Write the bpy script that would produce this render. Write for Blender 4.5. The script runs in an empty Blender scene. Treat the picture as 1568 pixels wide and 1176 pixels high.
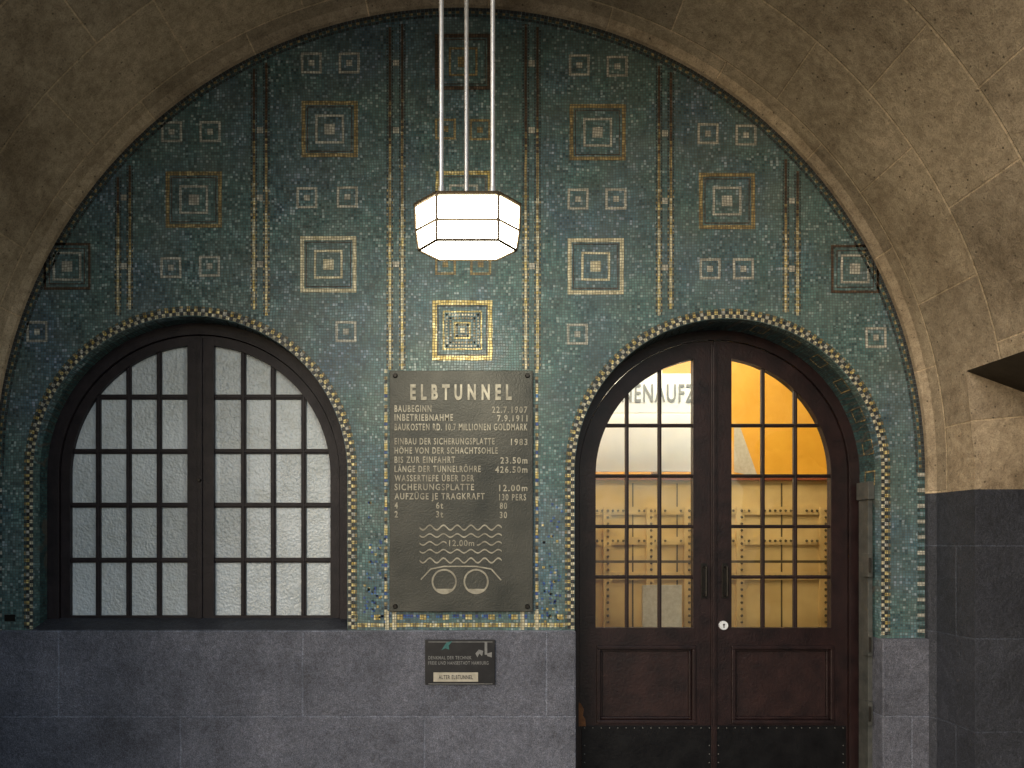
import bpy, math, random, bmesh
from mathutils import Vector
random.seed(4)
F=1035.0; D=4.5; EYE=1.65
def P(px,py,y=0.0):
    k=(D+y)/F
    return ((px-720)*k, EYE+(830-py)*k)
scene=bpy.context.scene
COL=scene.collection

# ------------------------------------------------------------ materials
def newmat(name):
    m=bpy.data.materials.new(name); m.use_nodes=True
    nt=m.node_tree; b=nt.nodes['Principled BSDF']
    return m,nt,b
def N(nt,t,**kw):
    n=nt.nodes.new(t)
    for k,v in kw.items(): setattr(n,k,v)
    return n
def math_(nt,op,a,b=None,c=None):
    n=N(nt,'ShaderNodeMath',operation=op)
    for i,v in enumerate((a,b,c)):
        if v is None: continue
        if isinstance(v,(int,float)): n.inputs[i].default_value=v
        else: nt.links.new(v,n.inputs[i])
    return n.outputs[0]
def vmath(nt,op,a,b=None):
    n=N(nt,'ShaderNodeVectorMath',operation=op)
    for i,v in enumerate((a,b)):
        if v is None: continue
        if isinstance(v,(tuple,list)): n.inputs[i].default_value=v
        else: nt.links.new(v,n.inputs[i])
    return n.outputs[0]
def mixc(nt,f,a,b,bt='MIX'):
    n=N(nt,'ShaderNodeMix',data_type='RGBA',blend_type=bt)
    for i,v in ((0,f),(6,a),(7,b)):
        if isinstance(v,(int,float)): n.inputs[i].default_value=v
        elif isinstance(v,(tuple,list)): n.inputs[i].default_value=(*v[:3],1)
        else: nt.links.new(v,n.inputs[i])
    return n.outputs[2]
def ramp(nt,f,stops):
    n=N(nt,'ShaderNodeValToRGB'); cr=n.color_ramp
    while len(cr.elements)<len(stops): cr.elements.new(0.5)
    for e,(p,c) in zip(cr.elements,stops):
        e.position=p; e.color=(*c,1)
    nt.links.new(f,n.inputs[0]); return n
def noise(nt,vec,scale,detail=3,rough=0.55):
    n=N(nt,'ShaderNodeTexNoise'); n.inputs['Scale'].default_value=scale
    n.inputs['Detail'].default_value=detail; n.inputs['Roughness'].default_value=rough
    nt.links.new(vec,n.inputs['Vector']); return n.outputs['Fac']
def maprange(nt,f,a,b,c=0.0,d=1.0):
    mr=N(nt,'ShaderNodeMapRange'); nt.links.new(f,mr.inputs[0])
    for i,v in enumerate((a,b,c,d)): mr.inputs[i+1].default_value=v
    return mr.outputs[0]
def grey(nt,s):
    cb=N(nt,'ShaderNodeCombineXYZ')
    for i in range(3): nt.links.new(s,cb.inputs[i])
    return cb.outputs[0]
def pos(nt):
    return N(nt,'ShaderNodeNewGeometry').outputs['Position']

def simple(name,c1,c2,scale=20,rough=0.5,metal=0.0,bump=0.0,bscale=None,rvar=0.1,spec=0.5):
    m,nt,b=newmat(name); p=pos(nt)
    f=noise(nt,p,scale,4)
    r=ramp(nt,f,[(0.3,c1),(0.7,c2)])
    nt.links.new(r.outputs[0],b.inputs['Base Color'])
    b.inputs['Metallic'].default_value=metal
    b.inputs['Specular IOR Level'].default_value=spec
    f2=noise(nt,p,scale*0.4,3)
    nt.links.new(math_(nt,'MULTIPLY_ADD',f2,rvar*2,rough-rvar),b.inputs['Roughness'])
    if bump:
        f3=noise(nt,p,bscale or scale*4,4)
        bn=N(nt,'ShaderNodeBump'); bn.inputs['Strength'].default_value=bump
        bn.inputs['Distance'].default_value=0.01
        nt.links.new(f3,bn.inputs['Height']); nt.links.new(bn.outputs[0],b.inputs['Normal'])
    return m

T=0.018
def tilemat(name,stops,grout=(0.07,0.07,0.06),rough=0.3,metal=0.0,patch=None,nvar=0.16,size=T):
    m,nt,b=newmat(name); p=pos(nt)
    nz=N(nt,'ShaderNodeTexNoise'); nz.inputs['Scale'].default_value=4.0; nz.inputs['Detail'].default_value=2; nt.links.new(p,nz.inputs['Vector'])
    off=vmath(nt,'SUBTRACT',nz.outputs['Color'],(0.5,0.5,0.5))
    sc=N(nt,'ShaderNodeVectorMath',operation='SCALE'); nt.links.new(off,sc.inputs[0]); sc.inputs['Scale'].default_value=0.045
    q=vmath(nt,'ADD',p,sc.outputs[0])
    q=vmath(nt,'MULTIPLY',q,(1/size,1/size,1/size))
    q=vmath(nt,'ADD',q,(500.0,0.55,500.0))
    fl=vmath(nt,'FLOOR',q); fr=vmath(nt,'FRACTION',q)
    wn=N(nt,'ShaderNodeTexWhiteNoise',noise_dimensions='3D'); nt.links.new(fl,wn.inputs['Vector'])
    sx=N(nt,'ShaderNodeSeparateXYZ'); nt.links.new(fr,sx.inputs[0])
    ax=math_(nt,'ABSOLUTE',math_(nt,'SUBTRACT',sx.outputs[0],0.5))
    az=math_(nt,'ABSOLUTE',math_(nt,'SUBTRACT',sx.outputs[2],0.5))
    g=math_(nt,'SMOOTH_MAX',ax,az,0.05)
    gm=maprange(nt,g,0.37,0.46)
    col=ramp(nt,wn.outputs['Value'],stops).outputs[0]
    if patch:
        f=noise(nt,p,1.5,5,0.65)
        col=mixc(nt,maprange(nt,f,0.45,0.65),col,mixc(nt,1.0,col,patch,'MULTIPLY'))
        f=noise(nt,vmath(nt,'ADD',p,(7.3,0,2.1)),2.6,6,0.7)
        col=mixc(nt,maprange(nt,f,0.43,0.75,0,0.65),col,(0.17,0.21,0.19))
        f=noise(nt,p,5.5,6,0.72)
        col=mixc(nt,1.0,col,grey(nt,maprange(nt,f,0.33,0.7,0.6,1.38)),'MULTIPLY')
    else:
        f=noise(nt,p,14,5,0.7)
        col=mixc(nt,1.0,col,grey(nt,maprange(nt,f,0.35,0.65,0.65,1.25)),'MULTIPLY')
    col=mixc(nt,gm,col,grout)
    nt.links.new(col,b.inputs['Base Color'])
    b.inputs['Metallic'].default_value=metal
    nt.links.new(math_(nt,'MULTIPLY_ADD',gm,0.5,rough),b.inputs['Roughness'])
    nn=N(nt,'ShaderNodeNewGeometry').outputs['Normal']
    o=vmath(nt,'SUBTRACT',wn.outputs['Color'],(0.5,0.5,0.5))
    s2=N(nt,'ShaderNodeVectorMath',operation='SCALE'); nt.links.new(o,s2.inputs[0]); s2.inputs['Scale'].default_value=nvar
    nn=vmath(nt,'NORMALIZE',vmath(nt,'ADD',nn,s2.outputs[0]))
    bn=N(nt,'ShaderNodeBump'); bn.inputs['Strength'].default_value=0.4; bn.inputs['Distance'].default_value=0.002; bn.invert=True
    nt.links.new(gm,bn.inputs['Height']); nt.links.new(nn,bn.inputs['Normal'])
    nt.links.new(bn.outputs[0],b.inputs['Normal'])
    return m
M={}
M['teal']=tilemat('teal_mosaic',[(0.0,(0.03,0.075,0.082)),(0.3,(0.065,0.145,0.145)),(0.65,(0.095,0.19,0.182)),(0.88,(0.145,0.25,0.245)),(1.0,(0.34,0.43,0.42))],
     grout=(0.095,0.11,0.10),rough=0.34,patch=(0.9,0.85,1.22))
M['gold']=tilemat('gold_mosaic',[(0,(0.42,0.31,0.08)),(0.5,(0.68,0.54,0.20)),(1,(0.90,0.78,0.40))],rough=0.32,metal=0.2)
M['cream']=tilemat('cream_mosaic',[(0,(0.46,0.42,0.27)),(0.5,(0.66,0.60,0.41)),(1,(0.82,0.77,0.57))],grout=(0.15,0.14,0.1),rough=0.35)
M['bronze']=tilemat('bronze_mosaic',[(0,(0.20,0.14,0.06)),(0.5,(0.32,0.24,0.10)),(1,(0.45,0.36,0.17))],rough=0.35)
M['silver']=tilemat('silver_mosaic',[(0,(0.36,0.35,0.30)),(0.5,(0.48,0.47,0.40)),(1,(0.62,0.61,0.53))],grout=(0.15,0.15,0.13),rough=0.35)
M['darkt']=tilemat('dark_mosaic',[(0,(0.012,0.016,0.022)),(0.5,(0.025,0.03,0.038)),(1,(0.05,0.06,0.07))])
M['brownt']=tilemat('brown_mosaic',[(0,(0.06,0.035,0.022)),(0.5,(0.10,0.062,0.038)),(1,(0.15,0.10,0.06))],grout=(0.03,0.03,0.03))
M['blue']=tilemat('blue_mosaic',[(0,(0.02,0.05,0.25)),(0.5,(0.04,0.12,0.4)),(1,(0.1,0.25,0.5))])
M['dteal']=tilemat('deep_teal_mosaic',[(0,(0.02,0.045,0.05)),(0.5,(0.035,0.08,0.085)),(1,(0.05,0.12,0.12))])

def granite(name,c,scale_w=1.61,row=0.565,x0=-2.717,z0=1.063,joints=True,axis=0):
    m,nt,b=newmat(name); p=pos(nt)
    f=noise(nt,p,150,3,0.7); f2=noise(nt,p,2.0,7,0.7); f4=noise(nt,p,26,5,0.75)
    c1=ramp(nt,f,[(0.32,tuple(x*0.45 for x in c)),(0.5,c),(0.68,tuple(min(1,x*1.8) for x in c))]).outputs[0]
    k=ramp(nt,f2,[(0.28,(0.5,0.5,0.5)),(0.5,(0.95,0.95,0.95)),(0.72,(1.4,1.37,1.33))]).outputs[0]
    col=mixc(nt,1.0,c1,k,'MULTIPLY')
    k=ramp(nt,f4,[(0.3,(0.68,0.68,0.68)),(0.7,(1.28,1.28,1.28))]).outputs[0]
    col=mixc(nt,1.0,col,k,'MULTIPLY')
    h=math_(nt,'ADD',math_(nt,'MULTIPLY',f,0.5),math_(nt,'MULTIPLY',f4,1.8))
    if joints:
        s=N(nt,'ShaderNodeSeparateXYZ'); nt.links.new(p,s.inputs[0])
        wob=math_(nt,'MULTIPLY',math_(nt,'SUBTRACT',noise(nt,p,9,3),0.5),0.012)
        cb=N(nt,'ShaderNodeCombineXYZ')
        nt.links.new(math_(nt,'ADD',wob,math_(nt,'SUBTRACT',s.outputs[axis],x0-scale_w*10)),cb.inputs[0])
        nt.links.new(math_(nt,'ADD',wob,math_(nt,'SUBTRACT',s.outputs[2],z0-row*10)),cb.inputs[1])
        br=N(nt,'ShaderNodeTexBrick'); nt.links.new(cb.outputs[0],br.inputs['Vector'])
        br.inputs['Scale'].default_value=1; br.inputs['Mortar Size'].default_value=0.007
        br.inputs['Brick Width'].default_value=scale_w; br.inputs['Row Height'].default_value=row
        br.inputs['Color1'].default_value=(0.85,0.85,0.87,1); br.inputs['Color2'].default_value=(1.12,1.12,1.14,1); br.inputs['Mortar'].default_value=(1.5,1.55,1.6,1)
        br.inputs['Mortar Smooth'].default_value=0.3
        col=mixc(nt,1.0,col,br.outputs['Color'],'MULTIPLY')
        h=math_(nt,'SUBTRACT',h,math_(nt,'MULTIPLY',br.outputs['Fac'],1.2))
    nt.links.new(col,b.inputs['Base Color'])
    b.inputs['Roughness'].default_value=0.58
    bn=N(nt,'ShaderNodeBump'); bn.inputs['Strength'].default_value=0.8; bn.inputs['Distance'].default_value=0.009
    nt.links.new(h,bn.inputs['Height']); nt.links.new(bn.outputs[0],b.inputs['Normal'])
    return m
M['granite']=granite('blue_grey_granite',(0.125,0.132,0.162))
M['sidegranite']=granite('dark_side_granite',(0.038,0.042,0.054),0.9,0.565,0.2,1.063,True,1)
M['floor']=granite('granite_paving',(0.13,0.13,0.13),0.8,0.5,0,0,False)

CX,_=P(704,724); _,CZ=P(704,724); R=712*D/F
def vaultmat():
    m,nt,b=newmat('sandstone_vault'); p=pos(nt)
    s=N(nt,'ShaderNodeSeparateXYZ'); nt.links.new(p,s.inputs[0])
    dx=math_(nt,'SUBTRACT',s.outputs[0],CX); dz=math_(nt,'SUBTRACT',s.outputs[2],CZ)
    a=math_(nt,'MULTIPLY',math_(nt,'ARCTAN2',dz,dx),R)
    cb=N(nt,'ShaderNodeCombineXYZ')
    nt.links.new(math_(nt,'ADD',s.outputs[1],20.0+0.17),cb.inputs[1])
    nt.links.new(math_(nt,'ADD',a,30.13),cb.inputs[0])
    br=N(nt,'ShaderNodeTexBrick'); nt.links.new(cb.outputs[0],br.inputs['Vector'])
    br.inputs['Scale'].default_value=1; br.inputs['Mortar Size'].default_value=0.007; br.inputs['Mortar Smooth'].default_value=0.4
    br.inputs['Brick Width'].default_value=0.80; br.inputs['Row Height'].default_value=0.50
    br.inputs['Color1'].default_value=(0.80,0.80,0.80,1); br.inputs['Color2'].default_value=(1.14,1.13,1.10,1); br.inputs['Mortar'].default_value=(1.45,1.42,1.35,1)
    f=noise(nt,p,110,4,0.75); f2=noise(nt,p,1.4,8,0.7); f3=noise(nt,p,18,5,0.72)
    c=(0.42,0.335,0.23)
    c1=ramp(nt,f,[(0.3,tuple(x*0.45 for x in c)),(0.45,c),(0.7,tuple(x*1.3 for x in c))]).outputs[0]
    k=ramp(nt,f2,[(0.3,(0.46,0.43,0.39)),(0.5,(0.95,0.95,0.95)),(0.72,(1.32,1.32,1.35))]).outputs[0]
    col=mixc(nt,1.0,c1,k,'MULTIPLY')
    k=ramp(nt,f3,[(0.33,(0.70,0.68,0.66)),(0.6,(1.08,1.08,1.08))]).outputs[0]
    col=mixc(nt,1.0,col,k,'MULTIPLY')
    v=N(nt,'ShaderNodeTexVoronoi'); v.inputs['Scale'].default_value=17; v.inputs['Randomness'].default_value=1; nt.links.new(p,v.inputs['Vector'])
    pr=maprange(nt,v.outputs['Distance'],0.05,0.12,0.35,1.0)
    col=mixc(nt,1.0,col,grey(nt,pr),'MULTIPLY')
    col=mixc(nt,1.0,col,br.outputs['Color'],'MULTIPLY')
    nt.links.new(col,b.inputs['Base Color']); b.inputs['Roughness'].default_value=0.85
    h=math_(nt,'ADD',math_(nt,'MULTIPLY',f,0.6),math_(nt,'MULTIPLY',f3,1.4))
    h=math_(nt,'ADD',h,math_(nt,'MULTIPLY',pr,0.8))
    h=math_(nt,'SUBTRACT',h,math_(nt,'MULTIPLY',br.outputs['Fac'],1.2))
    bn=N(nt,'ShaderNodeBump'); bn.inputs['Strength'].default_value=0.75; bn.inputs['Distance'].default_value=0.009
    nt.links.new(h,bn.inputs['Height']); nt.links.new(bn.outputs[0],b.inputs['Normal'])
    return m
M['vault']=vaultmat()
M['winframe']=simple('painted_window_frame',(0.009,0.007,0.010),(0.024,0.018,0.022),12,0.48,0,0.25,60,spec=0.35)
M['door']=simple('dark_red_brown_door_paint',(0.010,0.006,0.007),(0.026,0.013,0.013),9,0.38,0,0.25,50,spec=0.4)
M['doorpanel']=simple('red_brown_panel_paint',(0.013,0.008,0.009),(0.034,0.017,0.016),7,0.4,0,0.3,50,spec=0.4)
M['kick']=simple('black_kick_plate',(0.010,0.010,0.012),(0.022,0.022,0.024),8,0.38,0.6,0.2,40)
M['steel']=simple('grey_steel',(0.06,0.065,0.062),(0.12,0.12,0.11),14,0.5,0.3,0.2,50)
M['stud']=simple('steel_studs',(0.2,0.2,0.19),(0.3,0.3,0.28),14,0.4,0.6)
M['rod']=simple('brushed_metal_rod',(0.62,0.62,0.6),(0.78,0.78,0.76),30,0.3,0.5)
M['lampframe']=simple('lamp_brass_frame',(0.07,0.05,0.03),(0.12,0.09,0.05),30,0.45,0.4)
M['plaque']=simple('bronze_plaque',(0.038,0.041,0.036),(0.085,0.085,0.072),3.5,0.45,0.3,0.35,90)
M['letter']=simple('worn_brass_letters',(0.20,0.185,0.145),(0.47,0.44,0.35),16,0.42,0.2)
M['bolt']=simple('dark_bolts_soffit_shade',(0.02,0.02,0.02),(0.04,0.035,0.03),30,0.4,0.7)
M['black']=simple('black_sign_face',(0.012,0.012,0.014),(0.028,0.028,0.03),10,0.35)
M['grey']=simple('grey_sign_letters',(0.16,0.16,0.16),(0.26,0.26,0.25),40,0.5)
M['tealdeco']=simple('teal_sign_mark',(0.03,0.12,0.12),(0.05,0.18,0.17),40,0.5)
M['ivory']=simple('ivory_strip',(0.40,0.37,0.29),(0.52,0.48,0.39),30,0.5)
M['white']=simple('white_enamel',(0.74,0.78,0.82),(0.82,0.85,0.88),4,0.4)
M['signletter']=simple('sign_letter_grey',(0.16,0.17,0.17),(0.20,0.21,0.21),10,0.5)
M['ochre']=simple('ochre_wall_paint',(0.62,0.31,0.025),(0.78,0.43,0.05),1.5,0.45,0,0.05)
M['cab']=simple('beige_steel_plate',(0.38,0.24,0.08),(0.66,0.48,0.21),1.3,0.35,0,0.05)
M['rivet']=simple('steel_rivets',(0.07,0.05,0.02),(0.12,0.085,0.04),10,0.4)
M['redbeam']=simple('red_brown_beam',(0.20,0.045,0.02),(0.28,0.07,0.03),12,0.45)
M['rust']=simple('rust',(0.12,0.05,0.02),(0.22,0.09,0.03),40,0.8,0,0.4)
# frosted glass: each pane is its own piece, soiled differently
m,nt,b=newmat('frosted_glass'); p=pos(nt)
s=N(nt,'ShaderNodeSeparateXYZ'); nt.links.new(p,s.inputs[0])
cb=N(nt,'ShaderNodeCombineXYZ')
nt.links.new(math_(nt,'FLOOR',math_(nt,'DIVIDE',math_(nt,'SUBTRACT',s.outputs[0],P(146,0,0.14)[0]),0.2095)),cb.inputs[0])
nt.links.new(math_(nt,'FLOOR',math_(nt,'DIVIDE',math_(nt,'SUBTRACT',s.outputs[2],P(0,858,0.14)[1]),0.3765)),cb.inputs[2])
wn=N(nt,'ShaderNodeTexWhiteNoise',noise_dimensions='3D'); nt.links.new(cb.outputs[0],wn.inputs['Vector'])
f=noise(nt,p,1.1,6,0.65); col=ramp(nt,f,[(0.3,(0.50,0.56,0.58)),(0.7,(0.76,0.83,0.88))]).outputs[0]
col=mixc(nt,1.0,col,grey(nt,maprange(nt,wn.outputs['Value'],0,1,0.86,1.1)),'MULTIPLY')
f=noise(nt,p,7,6,0.7); col=mixc(nt,maprange(nt,f,0.48,0.78,0,0.45),col,(0.34,0.34,0.28))
nt.links.new(col,b.inputs['Base Color'])
b.inputs['Roughness'].default_value=0.25; b.inputs['Specular IOR Level'].default_value=0.7
v=N(nt,'ShaderNodeTexVoronoi',feature='SMOOTH_F1'); v.inputs['Scale'].default_value=65; nt.links.new(p,v.inputs['Vector'])
h=math_(nt,'ADD',math_(nt,'MULTIPLY',v.outputs['Distance'],0.6),noise(nt,p,40,3))
bn=N(nt,'ShaderNodeBump'); bn.inputs['Strength'].default_value=0.6; bn.inputs['Distance'].default_value=0.012
nt.links.new(h,bn.inputs['Height']); nt.links.new(bn.outputs[0],b.inputs['Normal']); M['frost']=m
# clear glass
m=bpy.data.materials.new('clear_glass'); m.use_nodes=True; nt=m.node_tree; nt.nodes.clear()
o=N(nt,'ShaderNodeOutputMaterial'); mx=N(nt,'ShaderNodeMixShader'); tr=N(nt,'ShaderNodeBsdfTransparent'); gl=N(nt,'ShaderNodeBsdfGlossy')
tr.inputs[0].default_value=(0.93,0.95,0.93,1); gl.inputs['Roughness'].default_value=0.04
lw=N(nt,'ShaderNodeFresnel'); lw.inputs[0].default_value=1.5
p=pos(nt); bn=N(nt,'ShaderNodeBump'); bn.inputs['Strength'].default_value=0.25; bn.inputs['Distance'].default_value=0.03
nt.links.new(noise(nt,p,3,2),bn.inputs['Height']); nt.links.new(bn.outputs[0],gl.inputs['Normal'])
nt.links.new(math_(nt,'MULTIPLY_ADD',lw.outputs[0],1.8,0.08),mx.inputs[0]); nt.links.new(tr.outputs[0],mx.inputs[1]); nt.links.new(gl.outputs[0],mx.inputs[2]); nt.links.new(mx.outputs[0],o.inputs[0])
M['glass']=m
def emis(name,c,s):
    m=bpy.data.materials.new(name); m.use_nodes=True; nt=m.node_tree; b=nt.nodes['Principled BSDF']
    b.inputs['Base Color'].default_value=(*c,1); b.inputs['Emission Color'].default_value=(*c,1); b.inputs['Emission Strength'].default_value=s
    return m
M['lampglass']=emis('lit_opal_glass',(1.0,0.92,0.72),34.0)
M['hallglow']=emis('added_hall_glow',(1.0,0.88,0.66),22.0)  # emitter for the added hall lights

# ------------------------------------------------------------ geometry helpers
def link(ob,parent=None):
    COL.objects.link(ob)
    if parent: ob.parent=parent
    return ob
def empty(name):
    e=bpy.data.objects.new(name,None); e.empty_display_size=0.1; COL.objects.link(e); return e
class MB:
    def __init__(s): s.v=[];s.f=[];s.m=[];s.mats=[]
    def mi(s,mat):
        if mat not in s.mats: s.mats.append(mat)
        return s.mats.index(mat)
    def face(s,pts,mat):
        i=len(s.v); s.v+=pts; s.f.append(tuple(range(i,i+len(pts)))); s.m.append(s.mi(mat))
    def box(s,x0,x1,y0,y1,z0,z1,mat):
        if x0>x1:x0,x1=x1,x0
        if y0>y1:y0,y1=y1,y0
        if z0>z1:z0,z1=z1,z0
        i=len(s.v)
        s.v+=[(x,y,z) for x in(x0,x1) for y in(y0,y1) for z in(z0,z1)]
        for q in ((0,1,3,2),(4,6,7,5),(0,4,5,1),(2,3,7,6),(0,2,6,4),(1,5,7,3)):
            s.f.append(tuple(i+k for k in q)); s.m.append(s.mi(mat))
    def cyl(s,p0,p1,r0,r1,mat,n=12):
        p0=Vector(p0);p1=Vector(p1);d=(p1-p0).normalized()
        a=d.orthogonal().normalized();bb=d.cross(a);i=len(s.v)
        for p,r in((p0,r0),(p1,r1)):
            for k in range(n):
                t=2*math.pi*k/n; s.v.append(tuple(p+a*math.cos(t)*r+bb*math.sin(t)*r))
        for k in range(n):
            s.f.append((i+k,i+(k+1)%n,i+n+(k+1)%n,i+n+k)); s.m.append(s.mi(mat))
        s.f.append(tuple(i+k for k in reversed(range(n)))); s.m.append(s.mi(mat))
        s.f.append(tuple(i+n+k for k in range(n))); s.m.append(s.mi(mat))
    def obj(s,name,parent=None,bevel=0,smooth=False,mw=False):
        me=bpy.data.meshes.new(name); me.from_pydata([tuple(v) for v in s.v],[],s.f)
        for m in s.mats: me.materials.append(M[m])
        me.polygons.foreach_set('material_index',s.m); me.update()
        ob=bpy.data.objects.new(name,me); link(ob,parent)
        if bevel:
            b=ob.modifiers.new('bevel','BEVEL'); b.width=bevel; b.segments=2; b.limit_method='ANGLE'
        if smooth:
            me.polygons.foreach_set('use_smooth',[True]*len(me.polygons)); me.set_sharp_from_angle(angle=math.radians(40))
        return ob
def arch(cx,cz,r,zb,n=64,a0=math.pi,a1=0):
    pts=[(cx-r,zb)] if a0==math.pi else []
    for i in range(n+1):
        a=a0+(a1-a0)*i/n; pts.append((cx+r*math.cos(a),cz+r*math.sin(a)))
    if a1==0: pts.append((cx+r,zb))
    return pts
def plate(name,outer,holes,y0,y1,mat,parent=None,bevel=0):
    cu=bpy.data.curves.new(name+'_c','CURVE'); cu.dimensions='2D'; cu.fill_mode='BOTH'; cu.extrude=abs(y1-y0)/2
    for loop in [outer]+holes:
        sp=cu.splines.new('POLY'); sp.points.add(len(loop)-1)
        for pt,(x,z) in zip(sp.points,loop): pt.co=(x,z,0,1)
        sp.use_cyclic_u=True
    tmp=bpy.data.objects.new('tmp',cu); COL.objects.link(tmp)
    dg=bpy.context.evaluated_depsgraph_get(); dg.update()
    me=bpy.data.meshes.new_from_object(tmp.evaluated_get(dg))
    bpy.data.objects.remove(tmp)
    ym=(y0+y1)/2
    for v in me.vertices:
        x,y,z=v.co; v.co=(x,ym-z,y)
    me.materials.clear(); me.materials.append(M[mat])
    for pg in me.polygons: pg.material_index=0; pg.use_smooth=False
    bm=bmesh.new(); bm.from_mesh(me); bmesh.ops.remove_doubles(bm,verts=bm.verts,dist=1e-5)
    bmesh.ops.recalc_face_normals(bm,faces=bm.faces); bm.to_mesh(me); bm.free()
    me.name=name
    ob=bpy.data.objects.new(name,me); link(ob,parent)
    if bevel:
        b=ob.modifiers.new('bevel','BEVEL'); b.width=bevel; b.segments=2; b.limit_method='ANGLE'; b.angle_limit=math.radians(50)
    return ob
def textmesh(items,name,mat,parent,embold=0.0,ext=0.0015,sp=1.14):
    V=[];Fc=[]
    for (t,x0,x1,z0,z1,y) in items:
        cu=bpy.data.curves.new('t','FONT'); cu.body=t; cu.size=1; cu.extrude=0.02; cu.offset=embold; cu.resolution_u=3
        cu.space_character=sp
        ob=bpy.data.objects.new('t',cu); COL.objects.link(ob)
        dg=bpy.context.evaluated_depsgraph_get(); dg.update()
        me=bpy.data.meshes.new_from_object(ob.evaluated_get(dg)); bpy.data.objects.remove(ob)
        if not me.vertices: continue
        xs=[v.co.x for v in me.vertices]
        a,b_=min(xs),max(xs)
        c,d_=0.0,0.70
        i=len(V)
        for v in me.vertices:
            V.append((x0+(v.co.x-a)/(b_-a)*(x1-x0), y-(v.co.z/0.02)*ext, z0+(v.co.y-c)/(d_-c)*(z1-z0)))
        for pg in me.polygons: Fc.append(tuple(i+k for k in pg.vertices))
    me=bpy.data.meshes.new(name); me.from_pydata(V,[],Fc); me.materials.append(M[mat]); me.update()
    ob=bpy.data.objects.new(name,me); link(ob,parent); return ob

# ------------------------------------------------------------ mosaic wall
wall=empty('mosaic_wall')
WCX,WCZ=P(292,724); WR=240*D/F
DCX,DCZ=P(1114,722); DR=234*D/F
outer=arch(CX,CZ,R+0.03,0.9,120)
wh=arch(WCX,WCZ,WR,1.0,64); dh=arch(DCX,DCZ,DR,0.9,64)
out2=[(CX-R-0.03,0.9)]+outer[1:-1]+[(CX+R+0.03,0.9),(DCX+DR,0.9)]+list(reversed(dh[1:-1]))+[(DCX-DR,0.9)]
plate('tiled_face',out2,[wh],0.0,0.06,'teal',wall)
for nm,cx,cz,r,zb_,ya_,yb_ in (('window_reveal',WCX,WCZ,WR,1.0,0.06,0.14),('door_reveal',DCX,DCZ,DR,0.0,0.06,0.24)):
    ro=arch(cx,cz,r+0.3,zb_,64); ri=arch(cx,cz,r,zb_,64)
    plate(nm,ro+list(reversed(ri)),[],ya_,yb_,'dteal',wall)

O=MB()
def rect(xa,xb,za,zb,mat,y=-0.003): O.face([(xa,y,za),(xb,y,za),(xb,y,zb),(xa,y,zb)],mat)
def frame_sq(px,py,half,w,mat,y=-0.003):
    x,z=P(px,py); h=half*D/F; w=w*D/F
    rect(x-h,x-h+w,z-h,z+h,mat,y); rect(x+h-w,x+h,z-h,z+h,mat,y)
    rect(x-h+w,x+h-w,z+h-w,z+h,mat,y); rect(x-h+w,x+h-w,z-h,z-h+w,mat,y)
def dot(px,py,half,mat,y=-0.003):
    x,z=P(px,py); h=half*D/F; rect(x-h,x+h,z-h,z+h,mat,y)
def big(px,py,mo,mi='silver',half=43,w=6):
    frame_sq(px,py,half,w,mo); frame_sq(px,py,half-8.5,1.3,'brownt')
    frame_sq(px,py,22,3.4,mi); dot(px,py,8,mi)
def small(px,py,mo='silver',half=16):
    frame_sq(px,py,half,3.6,mo); dot(px,py,4.4,mo)
big(505,198,'bronze'); big(503,405,'cream','cream'); big(297,306,'bronze'); big(915,203,'bronze'); big(912,408,'cream','cream'); big(1113,308,'bronze')
big(103,408,'brownt',half=36,w=4); big(1309,412,'brownt',half=37,w=4)
big(710,305,'gold')
big(709,95,'brownt',mi='bronze')
# gold square over the plaque: frame, and a field of fine concentric dotted squares
frame_sq(708,506,46,7,'gold'); frame_sq(708,506,38,1.4,'brownt')
frame_sq(708,506,30,2.4,'gold'); frame_sq(708,506,13,2.4,'gold'); dot(708,506,3.5,'cream')
for r_,n_ in ((24,5),(18.5,4),(8.3,2)):
    for i in range(-n_,n_+1):
        u=i*r_/n_
        for (a_,b_) in ((u,r_),(u,-r_),(r_,u),(-r_,u)): dot(708+a_,506+b_,1.4,'cream' if r_==24 else 'bronze')
for q in ((477,97),(535,97),(887,100),(945,102),(263,202),(322,202),(1084,205),(1142,207),(57,508),(1341,517)):
    small(*q,'silver')
for q in ((470,303),(532,302),(885,305),(943,305),(262,410),(321,408),(1087,412),(1138,412),(530,508),(884,512)): small(*q)
for q in ((682,198),(735,199),(682,405),(736,405)): small(*q,'bronze')
def inside(px,py):
    x,z=P(px,py)
    if z>CZ and (x-CX)**2+(z-CZ)**2>(R-0.06)**2: return False
    for cx,cz,r in((WCX,WCZ,WR+0.09),(DCX,DCZ,DR+0.09)):
        if (z>cz and (x-cx)**2+(z-cz)**2<r*r) or (z<=cz and abs(x-cx)<r): return False
    return True
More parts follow.
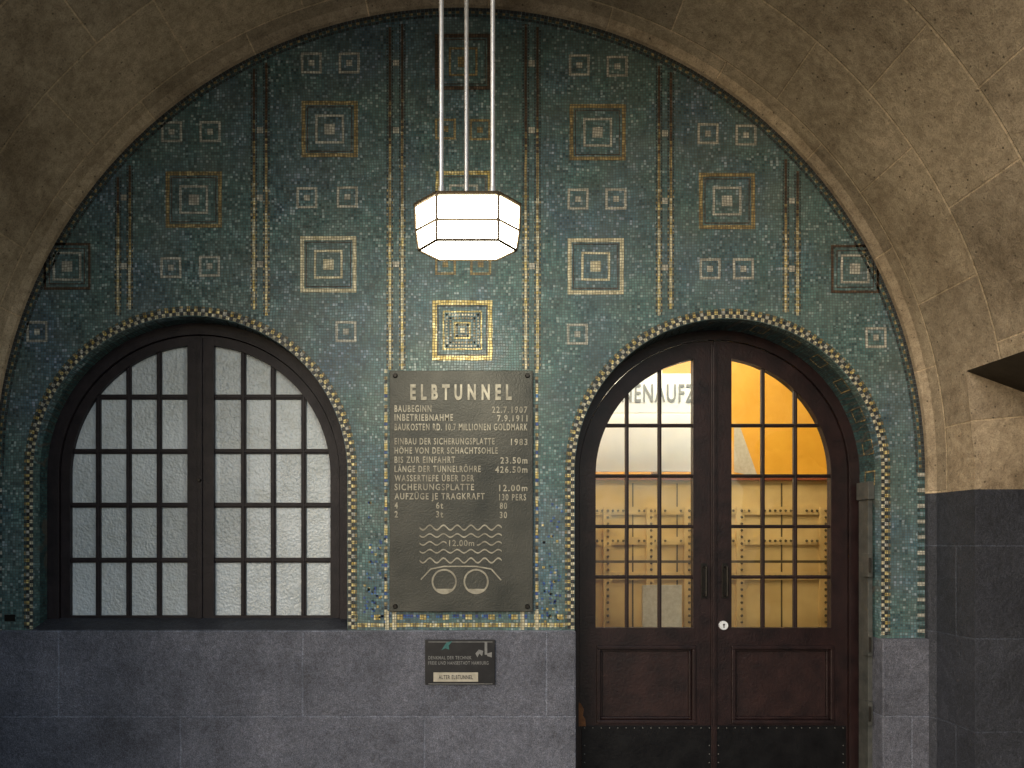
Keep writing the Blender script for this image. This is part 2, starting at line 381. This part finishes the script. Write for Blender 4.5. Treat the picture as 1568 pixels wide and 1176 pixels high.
for (l,r_,ybot,conn,ytop) in ((181,199,480,(303,408),245),(389,408,500,(200,303,405),100),(597,616,566,(97,200,405),40),(805,823,566,(98,200,408),40),(1009,1027,500,(205,308,410),100),(1203,1221,490,(308,412),245)):
    for cxp in (l,r_):
        py=14.0; k=0
        while py<ybot:
            bright=(py-ytop)/(ybot-ytop)+random.uniform(-0.12,0.12)
            mat='brownt' if bright<0.3 else ('bronze' if bright<0.55 else random.choice(['cream','cream','gold']))
            if inside(cxp-4,py-3) and inside(cxp+4,py-3) and inside(cxp,py+9):
                xa,za=P(cxp-1.9,py); xb,zb=P(cxp+1.9,py+4.6); rect(xa,xb,zb,za,mat)
                for sgn in(-1,1):
                    m2='darkt' if k%2 else ('bronze' if bright>0.5 else 'dteal')
                    xa,za=P(cxp+sgn*3.9-1.1,py+0.4); xb,zb=P(cxp+sgn*3.9+1.1,py+3.6); rect(xa,xb,zb,za,m2,-0.0025)
            py+=4.6;k+=1
    for c in conn:
        if inside((l+r_)/2,c): 
            x,z=P((l+r_)/2,c); h=4.6*D/F; rect(x-h,x+h,z-h,z+h,'silver',-0.005)
for cxp in (591,822):
    py=566.0;k=0
    while py<962:
        mat=('cream','darkt','gold','teal','cream','blue','bronze','gold')[(k*3)%8]
        xa,za=P(cxp-2.2,py); xb,zb=P(cxp+2.2,py+5.0); rect(xa,xb,zb,za,mat); py+=5.4;k+=1
for k,px in enumerate(range(538,868,5)):
    xa,za=P(px,954); xb,zb=P(px+4.4,960); rect(xa,xb,zb,za,('gold','cream','gold','bronze')[k%4])
    if k%7 in(0,1):
        xa,za=P(px,941); xb,zb=P(px+4.4,949); rect(xa,xb,zb,za,'gold')
    elif random.random()<0.35:
        xa,za=P(px,941); xb,zb=P(px+4.4,946); rect(xa,xb,zb,za,'blue')
for cxp in (593,604,800,822):
    xa,za=P(cxp-3,936); xb,zb=P(cxp+3,964); rect(xa,xb,zb,za,'cream',-0.0045)
for i in range(130):
    px=random.choice([random.gauss(572,10),random.gauss(840,10)]); py=random.triangular(760,952,945)
    if 548<px<588 or 828<px<860:
        xa,za=P(px,py); xb,zb=P(px+3.4,py+3.4); rect(xa,xb,zb,za,random.choice(['blue','blue','blue','gold','dteal']))
def rope(cx,cz,r,zb0,zb1):
    L0=cz-zb0; L1=cz-zb1; tot=L0+math.pi*r+L1; st=0.0235
    def pt(s,rr):
        if s<L0: return (cx-rr,zb0+s)
        if s<L0+math.pi*r:
            a=math.pi-(s-L0)/r; return (cx+rr*math.cos(a),cz+rr*math.sin(a))
        return (cx+rr,cz-(s-L0-math.pi*r))
    s=0;k=0
    while s<tot-st:
        for j,(ra,rb) in enumerate(((r+0.004,r+0.026),(r+0.028,r+0.050),(r+0.053,r+0.064))):
            if j==0: mat='cream' if k%2==0 else 'darkt'
            elif j==1: mat='darkt' if k%2==0 else ('gold' if k%3 else 'silver')
            else: mat='bronze' if k%2 else 'dteal'
            e=0.0012
            a,b_,c,d_=pt(s+e,ra),pt(s+e,rb),pt(s+st-e,rb),pt(s+st-e,ra)
            O.face([(a[0],-0.004,a[1]),(d_[0],-0.004,d_[1]),(c[0],-0.004,c[1]),(b_[0],-0.004,b_[1])],mat)
        s+=st;k+=1
rope(WCX,WCZ,WR,1.07,1.07); rope(DCX,DCZ,DR,1.07,1.02)
st=0.026; s=0;k=0
tot=math.pi*R
while s<tot-st:
    a0=math.pi-s/R; a1=math.pi-(s+st-0.003)/R
    for (ra,rb,mt) in ((R-0.022,R+0.01,'darkt'),(R-0.040,R-0.024,'dteal' if k%2 else 'bronze'),(R-0.062,R-0.045,'darkt' if k%2 else 'dteal')):
        q=[(CX+rr*math.cos(a),-0.003,CZ+rr*math.sin(a)) for a,rr in((a0,ra),(a1,ra),(a1,rb),(a0,rb))]
        O.face(q,mt)
    s+=st;k+=1
zz=CZ;k=0
while zz>1.02:
    for sg in(-1,1):
        x=CX+sg*R
        rect(min(x-sg*0.05,x),max(x-sg*0.05,x),zz-0.024,zz,('silver','dteal','teal','dteal')[k%4])
    zz-=0.026;k+=1
for a in (75,62,49,36,23,10,-2):
    a=math.radians(a)
    for t0,t1,ya,yb in ((-0.05,0.05,0.05,0.06),(-0.05,0.05,0.16,0.17),(-0.05,-0.042,0.06,0.16),(0.042,0.05,0.06,0.16)):
        rr=DR-0.003
        q=[(DCX+rr*math.cos(a+t),y,DCZ+rr*math.sin(a+t)) for t,y in((t0,ya),(t1,ya),(t1,yb),(t0,yb))]
        O.face(q,'bronze')
O.obj('mosaic_ornament',wall)

# ------------------------------------------------------------ granite plinth
pl=empty('granite_plinth')
B=MB(); B.box(-3.4,0.700,-0.035,0.32,-0.05,1.063,'granite'); B.obj('plinth_wall',pl,0.010)
B=MB(); B.box(2.726,3.075,-0.035,0.32,-0.05,1.010,'granite'); B.obj('plinth_pier',pl,0.010)
B=MB(); xl=WCX-WR; xr=WCX+WR
v=[(xl,-0.03,1.064),(xr,-0.03,1.064),(xr,0.16,1.128),(xl,0.16,1.128),(xr,-0.03,1.0),(xl,-0.03,1.0)]
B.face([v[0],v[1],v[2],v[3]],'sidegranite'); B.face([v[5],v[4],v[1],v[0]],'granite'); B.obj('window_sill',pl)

# ------------------------------------------------------------ vault
va=empty('sandstone_vault')
zt=1.65+(830-568)/252.7
def prof(Rr):
    pts=[(CX-Rr,0.0),(CX-Rr,1.97),(CX-Rr,CZ)]
    n=96; aR=math.asin((zt-CZ)/Rr)
    for i in range(1,n):
        a=math.pi+(aR-math.pi)*i/n; pts.append((CX+Rr*math.cos(a),CZ+Rr*math.sin(a)))
    pts.append((CX+Rr*math.cos(aR),zt))
    for i in range(1,8):
        a=aR*(1-i/8); pts.append((CX+Rr*math.cos(a),CZ+Rr*math.sin(a)))
    pts+=[(CX+Rr,CZ),(CX+Rr,1.97),(CX+Rr,0.0)]
    return pts
YF=-2.65
ys=[0.06,-0.03,-0.075,-0.404,-2.0,YF]; Rs=[R,R,R+0.028,R+0.032,R+0.032,R+0.032]
B=MB(); rings=[[(x,y,z) for x,z in prof(r)] for y,r in zip(ys,Rs)]
iop=3+95
for k in range(len(ys)-1):
    for i in range(len(rings[0])-1):
        if k==3 and i>=iop: continue
        low = (i==0 or i==len(rings[0])-2)
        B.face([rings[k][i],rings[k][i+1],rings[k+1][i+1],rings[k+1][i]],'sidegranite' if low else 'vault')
ob=B.obj('vault_intrados',va)
bm=bmesh.new(); bm.from_mesh(ob.data); bmesh.ops.remove_doubles(bm,verts=bm.verts,dist=1e-5)
bmesh.ops.recalc_face_normals(bm,faces=bm.faces); bm.to_mesh(ob.data); bm.free()
for pg in ob.data.polygons: pg.use_smooth=True
ob.data.set_sharp_from_angle(angle=math.radians(20))
ya=YF; Rr=R+0.032
fo=[(-9,-0.05),(-9,7.5),(9,7.5),(9,-0.05),(CX+Rr,-0.05)]+list(reversed(arch(CX,CZ,Rr,-0.05,96)[1:-1]))+[(CX-Rr,-0.05)]
plate('added_facade',fo,[],ya,ya+0.02,'vault',va)  # unseen facade, added to block sky light around the arch
B=MB(); B.face([(-9,ya,7.5),(9,ya,7.5),(9,5,7.5),(-9,5,7.5)],'vault'); B.face([(-9,ya,0),(-9,5,0),(-9,5,7.5),(-9,ya,7.5)],'vault'); B.face([(9,ya,0),(9,5,0),(9,5,7.5),(9,ya,7.5)],'vault'); B.face([(-9,5,0),(9,5,0),(9,5,7.5),(-9,5,7.5)],'vault')
B.obj('added_outer_shell',va)  # unseen roof and walls, added to keep sky light from leaking in
xa=CX+math.sqrt(Rr**2-(zt-CZ)**2)
B=MB(); xe=5.2
def soff(x): return zt-(x-xa)*0.37 if x<4.2 else zt-(4.2-xa)*0.37
for y in(-0.404,-2.0):
    B.face([(CX+Rr,y,1.97),(xe,y,1.97),(xe,y,soff(xe)),(4.2,y,soff(4.2)),(xa,y,zt),(CX+Rr,y,CZ)],'vault')
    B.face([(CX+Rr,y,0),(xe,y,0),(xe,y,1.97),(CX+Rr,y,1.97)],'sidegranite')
B.face([(xa,-0.404,zt),(4.2,-0.404,soff(4.2)),(4.2,-2.0,soff(4.2)),(xa,-2.0,zt)],'bolt')  # soffit nearly black: shade of the passage put into its colour
B.face([(4.2,-0.404,soff(4.2)),(xe,-0.404,soff(xe)),(xe,-2.0,soff(xe)),(4.2,-2.0,soff(4.2))],'bolt')  # outer part of the soffit, same shade put into its colour
B.face([(xe,-0.404,0),(xe,-2.0,0),(xe,-2.0,soff(xe)),(xe,-0.404,soff(xe))],'vault')
B.obj('side_passage',va)

# ------------------------------------------------------------ ground
B=MB(); B.face([(-150,-250,0),(150,-250,0),(150,60,0),(-150,60,0)],'floor'); B.obj('ground')

# ------------------------------------------------------------ window
win=empty('arched_window'); yw=0.14
def PX(px,y): return P(px,0,y)[0]
def PZ(py,y): return P(0,py,y)[1]
wcx,wcz=P(305,727,yw); kr=(D+yw)/F
ro_=233*kr+0.03; rg=200*kr; zb=PZ(943,yw)
def leafhole(cx,cz,r,x_in,zb,side,n=30):
    a_in=math.acos(max(-1,min(1,(x_in-cx)/r)))
    a_out=math.pi if side<0 else 0
    pts=[(cx+(r if side>0 else -r),zb)]
    for i in range(n+1):
        a=a_out+(a_in-a_out)*i/n; pts.append((cx+r*math.cos(a),cz+r*math.sin(a)))
    pts.append((x_in,zb)); return pts
fr_in=215*kr
oo=arch(wcx,wcz,ro_,1.05,64)
plate('outer_frame',oo,[arch(wcx,wcz,fr_in,zb-0.03,64)],yw,yw+0.10,'winframe',win,0.004)
gap=0.004
for side,name in((-1,'left_sash'),(1,'right_sash')):
    r=fr_in-0.004; x0=wcx+side*gap/2
    xi=PX(285 if side<0 else 326,yw)
    o=[(wcx+side*r,zb-0.026)]+[(wcx+side*r*math.cos(a),wcz+r*math.sin(a)) for a in [i*(math.pi/2-0.003)/30 for i in range(31)]]+[(x0,wcz+r),(x0,zb-0.026)]
    plate(name,o,[leafhole(wcx,wcz,rg,xi,zb,side)],yw+0.018,yw+0.075,'winframe',win,0.004)
B=MB()
def muntins(B,cx,cz,r,xi_l,xi_r,xs,zs,zb,y0,y1,hw,mat):
    for x in xs:
        top=cz+math.sqrt(max(0,r*r-(x-cx)**2))+0.01
        B.box(x-hw,x+hw,y0,y1,zb-0.01,top,mat)
        B.box(x-hw*0.45,x+hw*0.45,y0-0.008,y0+0.002,zb-0.0,top-0.01,mat)
    for z in zs:
        w=r if z<=cz else math.sqrt(r*r-(z-cz)**2)
        for a,b_ in((cx-w-0.01,xi_l+0.01),(xi_r-0.01,cx+w+0.01)):
            B.box(a,b_,y0+0.002,y1-0.002,z-hw,z+hw,mat)
            B.box(a+0.01,b_-0.01,y0-0.006,y0+0.004,z-hw*0.45,z+hw*0.45,mat)
muntins(B,wcx,wcz,rg,PX(285,yw),PX(326,yw),[PX(q,yw) for q in(146,193,240,370,416,463)],[PZ(q,yw) for q in(606,690,773,858)],zb,yw+0.035,yw+0.058,0.0175,'winframe')
B.box(wcx-0.017,wcx+0.017,yw+0.006,yw+0.02,zb-0.02,wcz+fr_in-0.02,'winframe')
B.cyl((wcx-0.0,yw-0.01,PZ(735,yw)),(wcx,yw+0.01,PZ(735,yw)),0.012,0.012,'bolt')
B.obj('glazing_bars',win,0.002)
B=MB(); g=arch(wcx,wcz,rg+0.01,zb-0.01,48); B.face([(x,yw+0.048,z) for x,z in g],'frost'); B.obj('frosted_panes',win)
B=MB(); g=arch(wcx,wcz,ro_-0.01,1.06,32); B.face([(x,yw+0.12,z) for x,z in g],'winframe'); B.obj('backing_board',win)
B=MB(); B.box(PX(8,0),PX(24,0),-0.008,-0.0045,PZ(951,0),PZ(941,0),'bolt'); B.obj('inventory_label',win)

# ------------------------------------------------------------ door
dr=empty('arched_double_door'); yd=0.24
dcx,dcz=P(1094,727,yd); kd=(D+yd)/F
ro_=222*kd+0.05; fi=207*kd
plate('door_frame',arch(dcx,dcz,ro_,-0.02,64)+list(reversed(arch(dcx,dcz,fi,-0.02,64))),[],yd,yd+0.11,'door',dr,0.005)
rg=181*kd; zb=PZ(962,yd)
for side,name in((-1,'left_leaf'),(1,'right_leaf')):
    r=fi-0.004; x0=dcx+side*0.003
    o=[(dcx+side*r,0.012)]+[(dcx+side*r*math.cos(a),dcz+r*math.sin(a)) for a in [i*(math.pi/2-0.004)/30 for i in range(31)]]+[(x0,dcz+r),(x0,0.012)]
    xi=PX(1063 if side<0 else 1122,yd)
    pa,pb=(PX(917,yd),PX(1064,yd)) if side<0 else (PX(1124,yd),PX(1276,yd))
    pz0,pz1=PZ(1106,yd),PZ(992,yd)
    plate(name,o,[leafhole(dcx,dcz,rg,xi,zb,side),[(pa,pz0),(pb,pz0),(pb,pz1),(pa,pz1)]],yd+0.02,yd+0.075,'door',dr,0.004)
    B=MB()
    B.box(pa-0.01,pb+0.01,yd+0.05,yd+0.06,pz0-0.01,pz1+0.01,'doorpanel')
    for a,b_,c,d_ in((pa-0.012,pb+0.012,pz1-0.012,pz1+0.014),(pa-0.012,pb+0.012,pz0-0.014,pz0+0.012),(pa-0.012,pa+0.014,pz0+0.012,pz1-0.012),(pb-0.014,pb+0.012,pz0+0.012,pz1-0.012)):
        B.box(a,b_,yd+0.006,yd+0.052,c,d_,'door')
    for a,b_,c,d_ in((pa+0.014,pb-0.014,pz1-0.03,pz1-0.012),(pa+0.014,pb-0.014,pz0+0.012,pz0+0.03),(pa+0.014,pa+0.032,pz0+0.03,pz1-0.03),(pb-0.032,pb-0.014,pz0+0.03,pz1-0.03)):
        B.box(a,b_,yd+0.032,yd+0.052,c,d_,'door')
    B.obj(name+'_panel',dr,0.005)
    B=MB(); ka,kb=(dcx-r+0.015,dcx-0.012) if side<0 else (dcx+0.012,dcx+r-0.015)
    kt=PZ(1112,yd)
    B.box(ka,kb,yd+0.012,yd+0.0205,0.015,kt,'kick')
    n=16
    for i in range(n):
        x=ka+0.02+(kb-ka-0.04)*i/(n-1)
        for z in(kt-0.015,0.055):
            B.cyl((x,yd+0.007,z),(x,yd+0.0125,z),0.003,0.005,'stud',8)
    for z in [0.1,0.16,0.22]:
        for x in(ka+0.02,kb-0.02): B.cyl((x,yd+0.007,z),(x,yd+0.0125,z),0.003,0.005,'stud',8)
    B.obj(name+'_kick_plate',dr,0.001)
B=MB()
muntins(B,dcx,dcz,rg,PX(1063,yd),PX(1122,yd),[PX(q,yd) for q in(962,1012.5,1172,1222)],[PZ(q,yd) for q in(650,728,806,884)],zb,yd+0.035,yd+0.06,0.0125,'door')
B.box(dcx-0.02,dcx+0.02,yd+0.004,yd+0.0205,0.02,dcz+fi-0.03,'door')
B.box(dcx-0.009,dcx+0.009,yd-0.004,yd+0.006,0.02,dcz+fi-0.05,'door')
B.obj('glazing_bars',dr,0.002)
B=MB()
for q in (1079,1111):
    x=PX(q,yd); z0,z1=PZ(912,yd),PZ(868,yd)
    B.box(x-0.02,x+0.02,yd+0.014,yd+0.02,z0-0.02,z1+0.025,'bolt')
    B.cyl((x,yd-0.035,z0),(x,yd-0.035,z1),0.009,0.009,'bolt')
    for z in(z0,z1): B.cyl((x,yd+0.02,z),(x,yd-0.04,z),0.008,0.008,'bolt')
B.obj('pull_handles',dr,0.002)
B=MB(); x,z=P(1109,958,yd); B.cyl((x,yd+0.02,z),(x,yd+0.006,z),0.032,0.030,'white',24); B.cyl((x,yd+0.0065,z+0.006),(x,yd+0.004,z+0.006),0.007,0.007,'bolt'); B.box(x-0.003,x+0.003,yd+0.004,yd+0.007,z-0.016,z+0.004,'bolt'); B.obj('key_escutcheon',dr)
B=MB(); g=leafhole(dcx,dcz,rg+0.008,PX(1063,yd)+0.008,zb-0.008,-1); B.face([(x,yd+0.05,z) for x,z in g],'glass')
g=leafhole(dcx,dcz,rg+0.008,PX(1122,yd)-0.008,zb-0.008,1); B.face([(x,yd+0.05,z) for x,z in g],'glass'); B.obj('glass_panes',dr)
B=MB()
x=PX(886,yd); z0,z1=PZ(1112,yd),PZ(1075,yd)
prs=[(0,0),(0.05,0.0),(0.047,0.05),(0.03,0.075),(0.036,0.12),(0.015,0.16),(0,0.17)]
B.face([(x+a,yd-0.002,z0+b_) for a,b_ in prs],'rust'); B.obj('rust_patch',dr)
gt=empty('steel_gate_post'); B=MB()
xj=DCX+DR
B.box(xj-0.035,xj-0.003,0.08,0.19,0.0,PZ(765,0.1),'steel')
B.box(xj-0.045,xj-0.001,0.06,0.20,PZ(765,0.1),PZ(738,0.1),'steel')
for q in(865,985,1090):
    z=PZ(q,0.1); B.box(xj-0.05,xj-0.02,0.05,0.12,z-0.08,z+0.08,'steel'); B.cyl((xj-0.045,0.04,z-0.05),(xj-0.045,0.04,z+0.05),0.008,0.008,'bolt')
B.obj('post',gt,0.003)

# ------------------------------------------------------------ lift hall behind the door
hall=empty('lift_hall_interior'); B=MB()
X0,X1,Y0,Y1,H=0.2,5.0,0.36,2.6,4.3
B.face([(X0,Y1,0),(X1,Y1,0),(X1,Y1,H),(X0,Y1,H)],'ochre'); B.face([(X0,Y0,0),(X0,Y1,0),(X0,Y1,H),(X0,Y0,H)],'ochre'); B.face([(X1,Y0,0),(X1,Y1,0),(X1,Y1,H),(X1,Y0,H)],'ochre')
B.face([(X0,Y0,H),(X1,Y0,H),(X1,Y1,H),(X0,Y1,H)],'white')
B.obj('walls',hall)
B=MB(); yl=1.8
def bx(pa,pb,qa,qb,y,t,mat): 
    x0,z1=P(pa,qa,y); x1,z0=P(pb,qb,y); B.box(x0,x1,y,y+t,z0,z1,mat)
bx(800,1400,735,1300,yl,0.05,'cab'); bx(800,1400,729,735,yl-0.03,0.08,'redbeam')
bx(800,1118,632,722,yl+0.1,0.04,'white')
for px in (924,990,1048,1128,1256,1330): bx(px,px+12,776,1300,yl-0.03,0.035,'cab')
for py in (776,822,876): bx(800,1400,py,py+12,yl-0.015,0.02,'cab')
for px in (924,990,1048,1128,1256):
    for k in range(28):
        x,z=P(px+6,782+k*10,yl); B.cyl((x,yl-0.042,z),(x,yl-0.03,z),0.008,0.014,'rivet',8)
for py in (776,822,876):
    for k in range(70):
        x,z=P(850+k*8,py+6,yl)
        if k%8<6: B.cyl((x,yl-0.027,z),(x,yl-0.015,z),0.008,0.013,'rivet',8)
bx(1000,1014,560,725,yl+0.2,0.1,'white')
# door joints in the lift car, low pale board added to imitate reflections in the glass, rail
for px in (968,1036,1196): bx(px,px+2,740,1300,yl-0.006,0.01,'rivet')
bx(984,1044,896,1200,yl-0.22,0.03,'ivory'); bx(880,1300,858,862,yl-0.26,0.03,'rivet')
for px in (900,1110,1290): bx(px,px+4,858,1300,yl-0.26,0.03,'rivet')
a0,c0=P(1124,650,1.9); a1,c1=P(1150,728,1.9)
B.face([(a0,1.9,c0),(a0,1.9,c0-0.45),(a1,1.9,c1),(a1+0.06,1.9,c1),(a0+0.05,1.9,c0)],'ivory')
B.obj('lift_front',hall)
B=MB(); bx(872,1120,572,632,1.5,0.03,'white'); B.obj('lift_sign_board',hall)
x0,z0=P(878,615,1.495); x1,z1=P(1114,588,1.495)
textmesh([("PERSONENAUFZÜGE",x0,x1,z0,z1,1.495)],'lift_sign_letters','signletter',hall,0.01,0.002)
B=MB(); B.box(0.8,3.4,0.9,1.3,H-0.12,H-0.05,'hallglow'); B.obj('added_hall_light',hall)  # out-of-view light added to brighten the hall
B=MB(); B.box(0.8,3.4,0.5,0.7,H-0.4,H-0.35,'hallglow'); B.obj('added_hall_light_strip',hall)  # second unseen light, added low to brighten the lift sign

# ------------------------------------------------------------ commemorative plaque
pq=empty('commemorative_plaque')
xa,z1=P(597.5,569); xb,z0=P(815.5,936)
B=MB(); B.box(xa,xb,-0.03,-0.006,z0,z1,'plaque')
B.obj('bronze_plate',pq,0.004)
B=MB()
for px,py in((606,577),(807,577),(606,928),(807,928)):
    x,z=P(px,py); B.cyl((x,-0.029,z),(x,-0.042,z),0.017,0.011,'bolt',16)
B.obj('fixing_bolts',pq,0,True)
L=[("ELBTUNNEL",629,783,591,613),
("BAUBEGINN",605,661,622,632),("22.7.1907",753,807,624,633.5),
("INBETRIEBNAHME",605,694,635.5,645.5),("7.9.1911",761,807,637,646.5),
("BAUKOSTEN RD. 10,7 MILLIONEN GOLDMARK",605,807,650,660),
("EINBAU DER SICHERUNGSPLATTE",605,757,672,681.5),("1983",782,807,673,682.5),
("HÖHE VON DER SCHACHTSOHLE",605,762,686,695.5),("BIS ZUR EINFAHRT",605,697,700,709.5),("23.50m",766,807,701,710.5),
("LÄNGE DER TUNNELRÖHRE",605,736,714,723.5),("426.50m",758,807,715,724.5),
("WASSERTIEFE ÜBER DER",605,726,728,737.5),("SICHERUNGSPLATTE",605,726,741.5,751),("12.00m",764,807,743,752.5),
("AUFZÜGE JE TRAGKRAFT",605,742,755.5,765),("130 PERS",764,805,757,766.5),
("4",605,610,769.5,779),("6t",668,679,769.5,779),("80",765,776,770,779.5),
("2",605,610,783,792.5),("3t",668,679,783,792.5),("30",765,776,784,793.5)]
def titems(L,y):
    out=[]
    for t,a,b_,c,d_ in L:
        x0,zz1=P(a,c); x1,zz0=P(b_,d_); out.append((t,x0,x1,zz0,zz1,y))
    return out
it=titems(L,-0.0305)
textmesh([("E L B T U N N E L",)+it[0][1:]],'title_letters','letter',pq,0.04,0.005)
textmesh(it[1:],'inscription','letter',pq,0.018,0.003,1.25)
textmesh(titems([("12.00m",688,726,827,836)],-0.0305),'depth_figure','letter',pq,0.01,0.003)
B=MB(); yq=-0.034
def ribbon(pts,w,mat):
    for (a,b_),(c,d_) in zip(pts[:-1],pts[1:]):
        x0,zz0=P(a,b_); x1,zz1=P(c,d_); h=w*D/F/2
        B.face([(x0,yq,zz0-h),(x1,yq,zz1-h),(x1,yq,zz1+h),(x0,yq,zz0+h)],mat)
        B.face([(x0,yq,zz0-h),(x0,-0.03,zz0-h),(x1,-0.03,zz1-h),(x1,yq,zz1-h)],mat)
for i,yy in enumerate((808,820,832,844,858)):
    A=3.6 if i in(0,4) else 2.6
    def seg(u0,u1): return [(u,yy+A*math.sin((u-643)/125*2*math.pi*6)) for u in [u0+(u1-u0)*k/80 for k in range(81)]]
    if i==2: ribbon(seg(643,684),2.2,'letter'); ribbon(seg(730,768),2.2,'letter')
    else: ribbon(seg(643,768),2.6 if i in (0,4) else 2.2,'letter')
def stroke(p,q,w,mat):
    x0,zz0=P(*p); x1,zz1=P(*q); d=Vector((x1-x0,zz1-zz0)).normalized(); n=Vector((-d.y,d.x))*w*D/F/2
    B.face([(x0-n.x,yq,zz0-n.y),(x1-n.x,yq,zz1-n.y),(x1+n.x,yq,zz1+n.y),(x0+n.x,yq,zz0+n.y)],mat)
for a,b_ in(((645,887),(660,871)),((660,871),(680,867)),((680,867),(729,867)),((729,867),(752,871)),((752,871),(767,888))): stroke(a,b_,2.0,'letter')
for cx_,cy_ in((680.5,890),(729,890)):
    for k in range(40):
        a0=2*math.pi*k/40;a1=2*math.pi*(k+1)/40
        q=[]
        for a,rr in((a0,16.5),(a1,16.5),(a1,19.2),(a0,19.2)):
            x,z=P(cx_+rr*math.cos(a),cy_+rr*math.sin(a)); q.append((x,yq,z))
        B.face(q,'letter')
    q=[]
    for k in range(17):
        a=math.radians(42+96*k/16); x,z=P(cx_+16.6*math.cos(a),cy_+16.6*math.sin(a)); q.append((x,yq+0.001,z))
    B.face(q,'letter')
B.obj('tunnel_relief',pq)

sp=empty('small_information_sign'); yp=-0.035
xa,z1=P(651,979,yp); xb,z0=P(758,1048,yp); B=MB(); B.box(xa,xb,yp-0.014,yp-0.001,z0,z1,'black')
B.obj('sign_plate',sp,0.003)
B=MB()
def r2(a,b_,c,d_,mat,t=0.003):
    x0,zz1=P(a,c,yp); x1,zz0=P(b_,d_,yp); B.box(x0,x1,yp-0.014-t,yp-0.0135,zz0,zz1,mat)
r2(664,732,1029,1043,'ivory')
r2(656,754,982,983,'grey',0.002); r2(656,754,1046,1047,'grey',0.002)
def poly(pts,mat):
    B.face([(P(a,b_,yp)[0],yp-0.0165,P(a,b_,yp)[1]) for a,b_ in pts],mat)
poly([(676,995),(684,983),(693,981),(687,988),(688,994),(682,992)],'tealdeco')
poly([(742,983),(746,983),(746,1002),(742,1002)],'grey'); poly([(746,1000),(753,998),(753,1006),(746,1004)],'grey')
poly([(728,1000),(733,994),(740,996),(738,1004),(734,1000),(731,1006)],'grey')
B.obj('sign_marks',sp)
it=[]
for t,a,b_,c,d_ in (("DENKMAL DER TECHNIK",656,722,1004,1009),("FREIE UND HANSESTADT HAMBURG",656,748,1012,1017),("ALTER ELBTUNNEL",672,724,1033,1039)):
    x0,zz1=P(a,c,yp); x1,zz0=P(b_,d_,yp); it.append((t,x0,x1,zz0,zz1,yp-0.0142 if c<1020 else yp-0.0172))
textmesh(it[:2],'sign_text','grey',sp,0.01,0.0015); textmesh(it[2:],'strip_text','black',sp,0.01,0.0015)

# ------------------------------------------------------------ pendant lamp
lp=empty('pendant_lamp'); yl=-1.25; k0=(D+yl)/F
lx=(716-720)*k0
def lpz(py,dy): return EYE+(830-py)*(D+yl+dy)/F
hw_f,hw_s,hd=0.143,0.252,0.112
ztop,zmid,zlow=lpz(296,-hd),lpz(336,-hd),lpz(367,-hd)
def ring(z,f,s,d,zs=0): return [(lx-f,yl-d,z),(lx+f,yl-d,z),(lx+s,yl,z+zs),(lx+f,yl+d,z),(lx-f,yl+d,z),(lx-s,yl,z+zs)]
R0=ring(ztop,hw_f,hw_s,hd);R1=ring(zmid,hw_f,hw_s-0.004,hd);R2=ring(zlow,hw_f,0.234,hd-0.002)
B=MB()
for A_,Bq in((R0,R1),(R1,R2)):
    for i in range(6): B.face([Bq[i],Bq[(i+1)%6],A_[(i+1)%6],A_[i]],'lampglass')
B.face(list(reversed(R2)),'lampglass')
B.obj('opal_glass_shade',lp)
B=MB()
for Rg,rr in((R0,0.011),(R1,0.007),(R2,0.007)):
    for i in range(6): B.cyl(Rg[i],Rg[(i+1)%6],rr,rr,'lampframe',8)
for A_,Bq in((R0,R1),(R1,R2)):
    for i in range(6): B.cyl(A_[i],Bq[i],0.007,0.007,'lampframe',8)
B.face([(x,y,z+0.012) for x,y,z in R0],'lampframe')
B.face(list(reversed([(x,y,z+0.004) for x,y,z in R0])),'lampframe')
B.obj('metal_frame',lp)
B=MB()
zc=CZ+math.sqrt(R**2-0.2**2)
for x,y in((lx-0.122,yl-hd+0.02),(lx+0.118,yl-hd+0.02),(lx-0.006,yl+0.09)):
    B.cyl((x,y,ztop),(x,y,zc+0.03),0.0115,0.0115,'rod',12)
    B.cyl((x,y,ztop),(x,y,ztop+0.04),0.018,0.014,'rod',12)
B.cyl((lx,yl,zc-0.04),(lx,yl,zc+0.05),0.2,0.2,'rod',24)
B.obj('suspension_rods',lp,0,True)

# ------------------------------------------------------------ light, sky, camera
w=bpy.data.worlds.new('World'); scene.world=w; w.use_nodes=True; nt=w.node_tree
sky=nt.nodes.new('ShaderNodeTexSky'); sky.sky_type='NISHITA'; sky.sun_disc=False
EL=math.radians(24); AZ=math.radians(215)
sky.sun_elevation=EL; sky.sun_rotation=AZ; sky.air_density=1.2; sky.dust_density=1.8
bg=nt.nodes['Background']; bg.inputs[1].default_value=0.15; nt.links.new(sky.outputs[0],bg.inputs[0])
sd=bpy.data.lights.new('overcast_sun','SUN'); sd.energy=0.8; sd.angle=math.radians(30); sd.color=(1.0,0.96,0.92)
so=bpy.data.objects.new('overcast_sun',sd); COL.objects.link(so)
dirv=Vector((math.sin(AZ)*math.cos(EL),math.cos(AZ)*math.cos(EL),math.sin(EL)))
so.rotation_euler=dirv.to_track_quat('Z','Y').to_euler()
cam=bpy.data.cameras.new('camera'); co=bpy.data.objects.new('camera',cam); COL.objects.link(co)
co.location=(0,-D,EYE); co.rotation_euler=(math.radians(90),0,0)
cam.sensor_width=36; cam.lens=F/1568*36; cam.shift_x=(784-720)/1568; cam.shift_y=(830-588)/1568; cam.clip_end=1000
scene.camera=co
scene.view_settings.view_transform='Standard'; scene.view_settings.look='None'; scene.view_settings.exposure=0
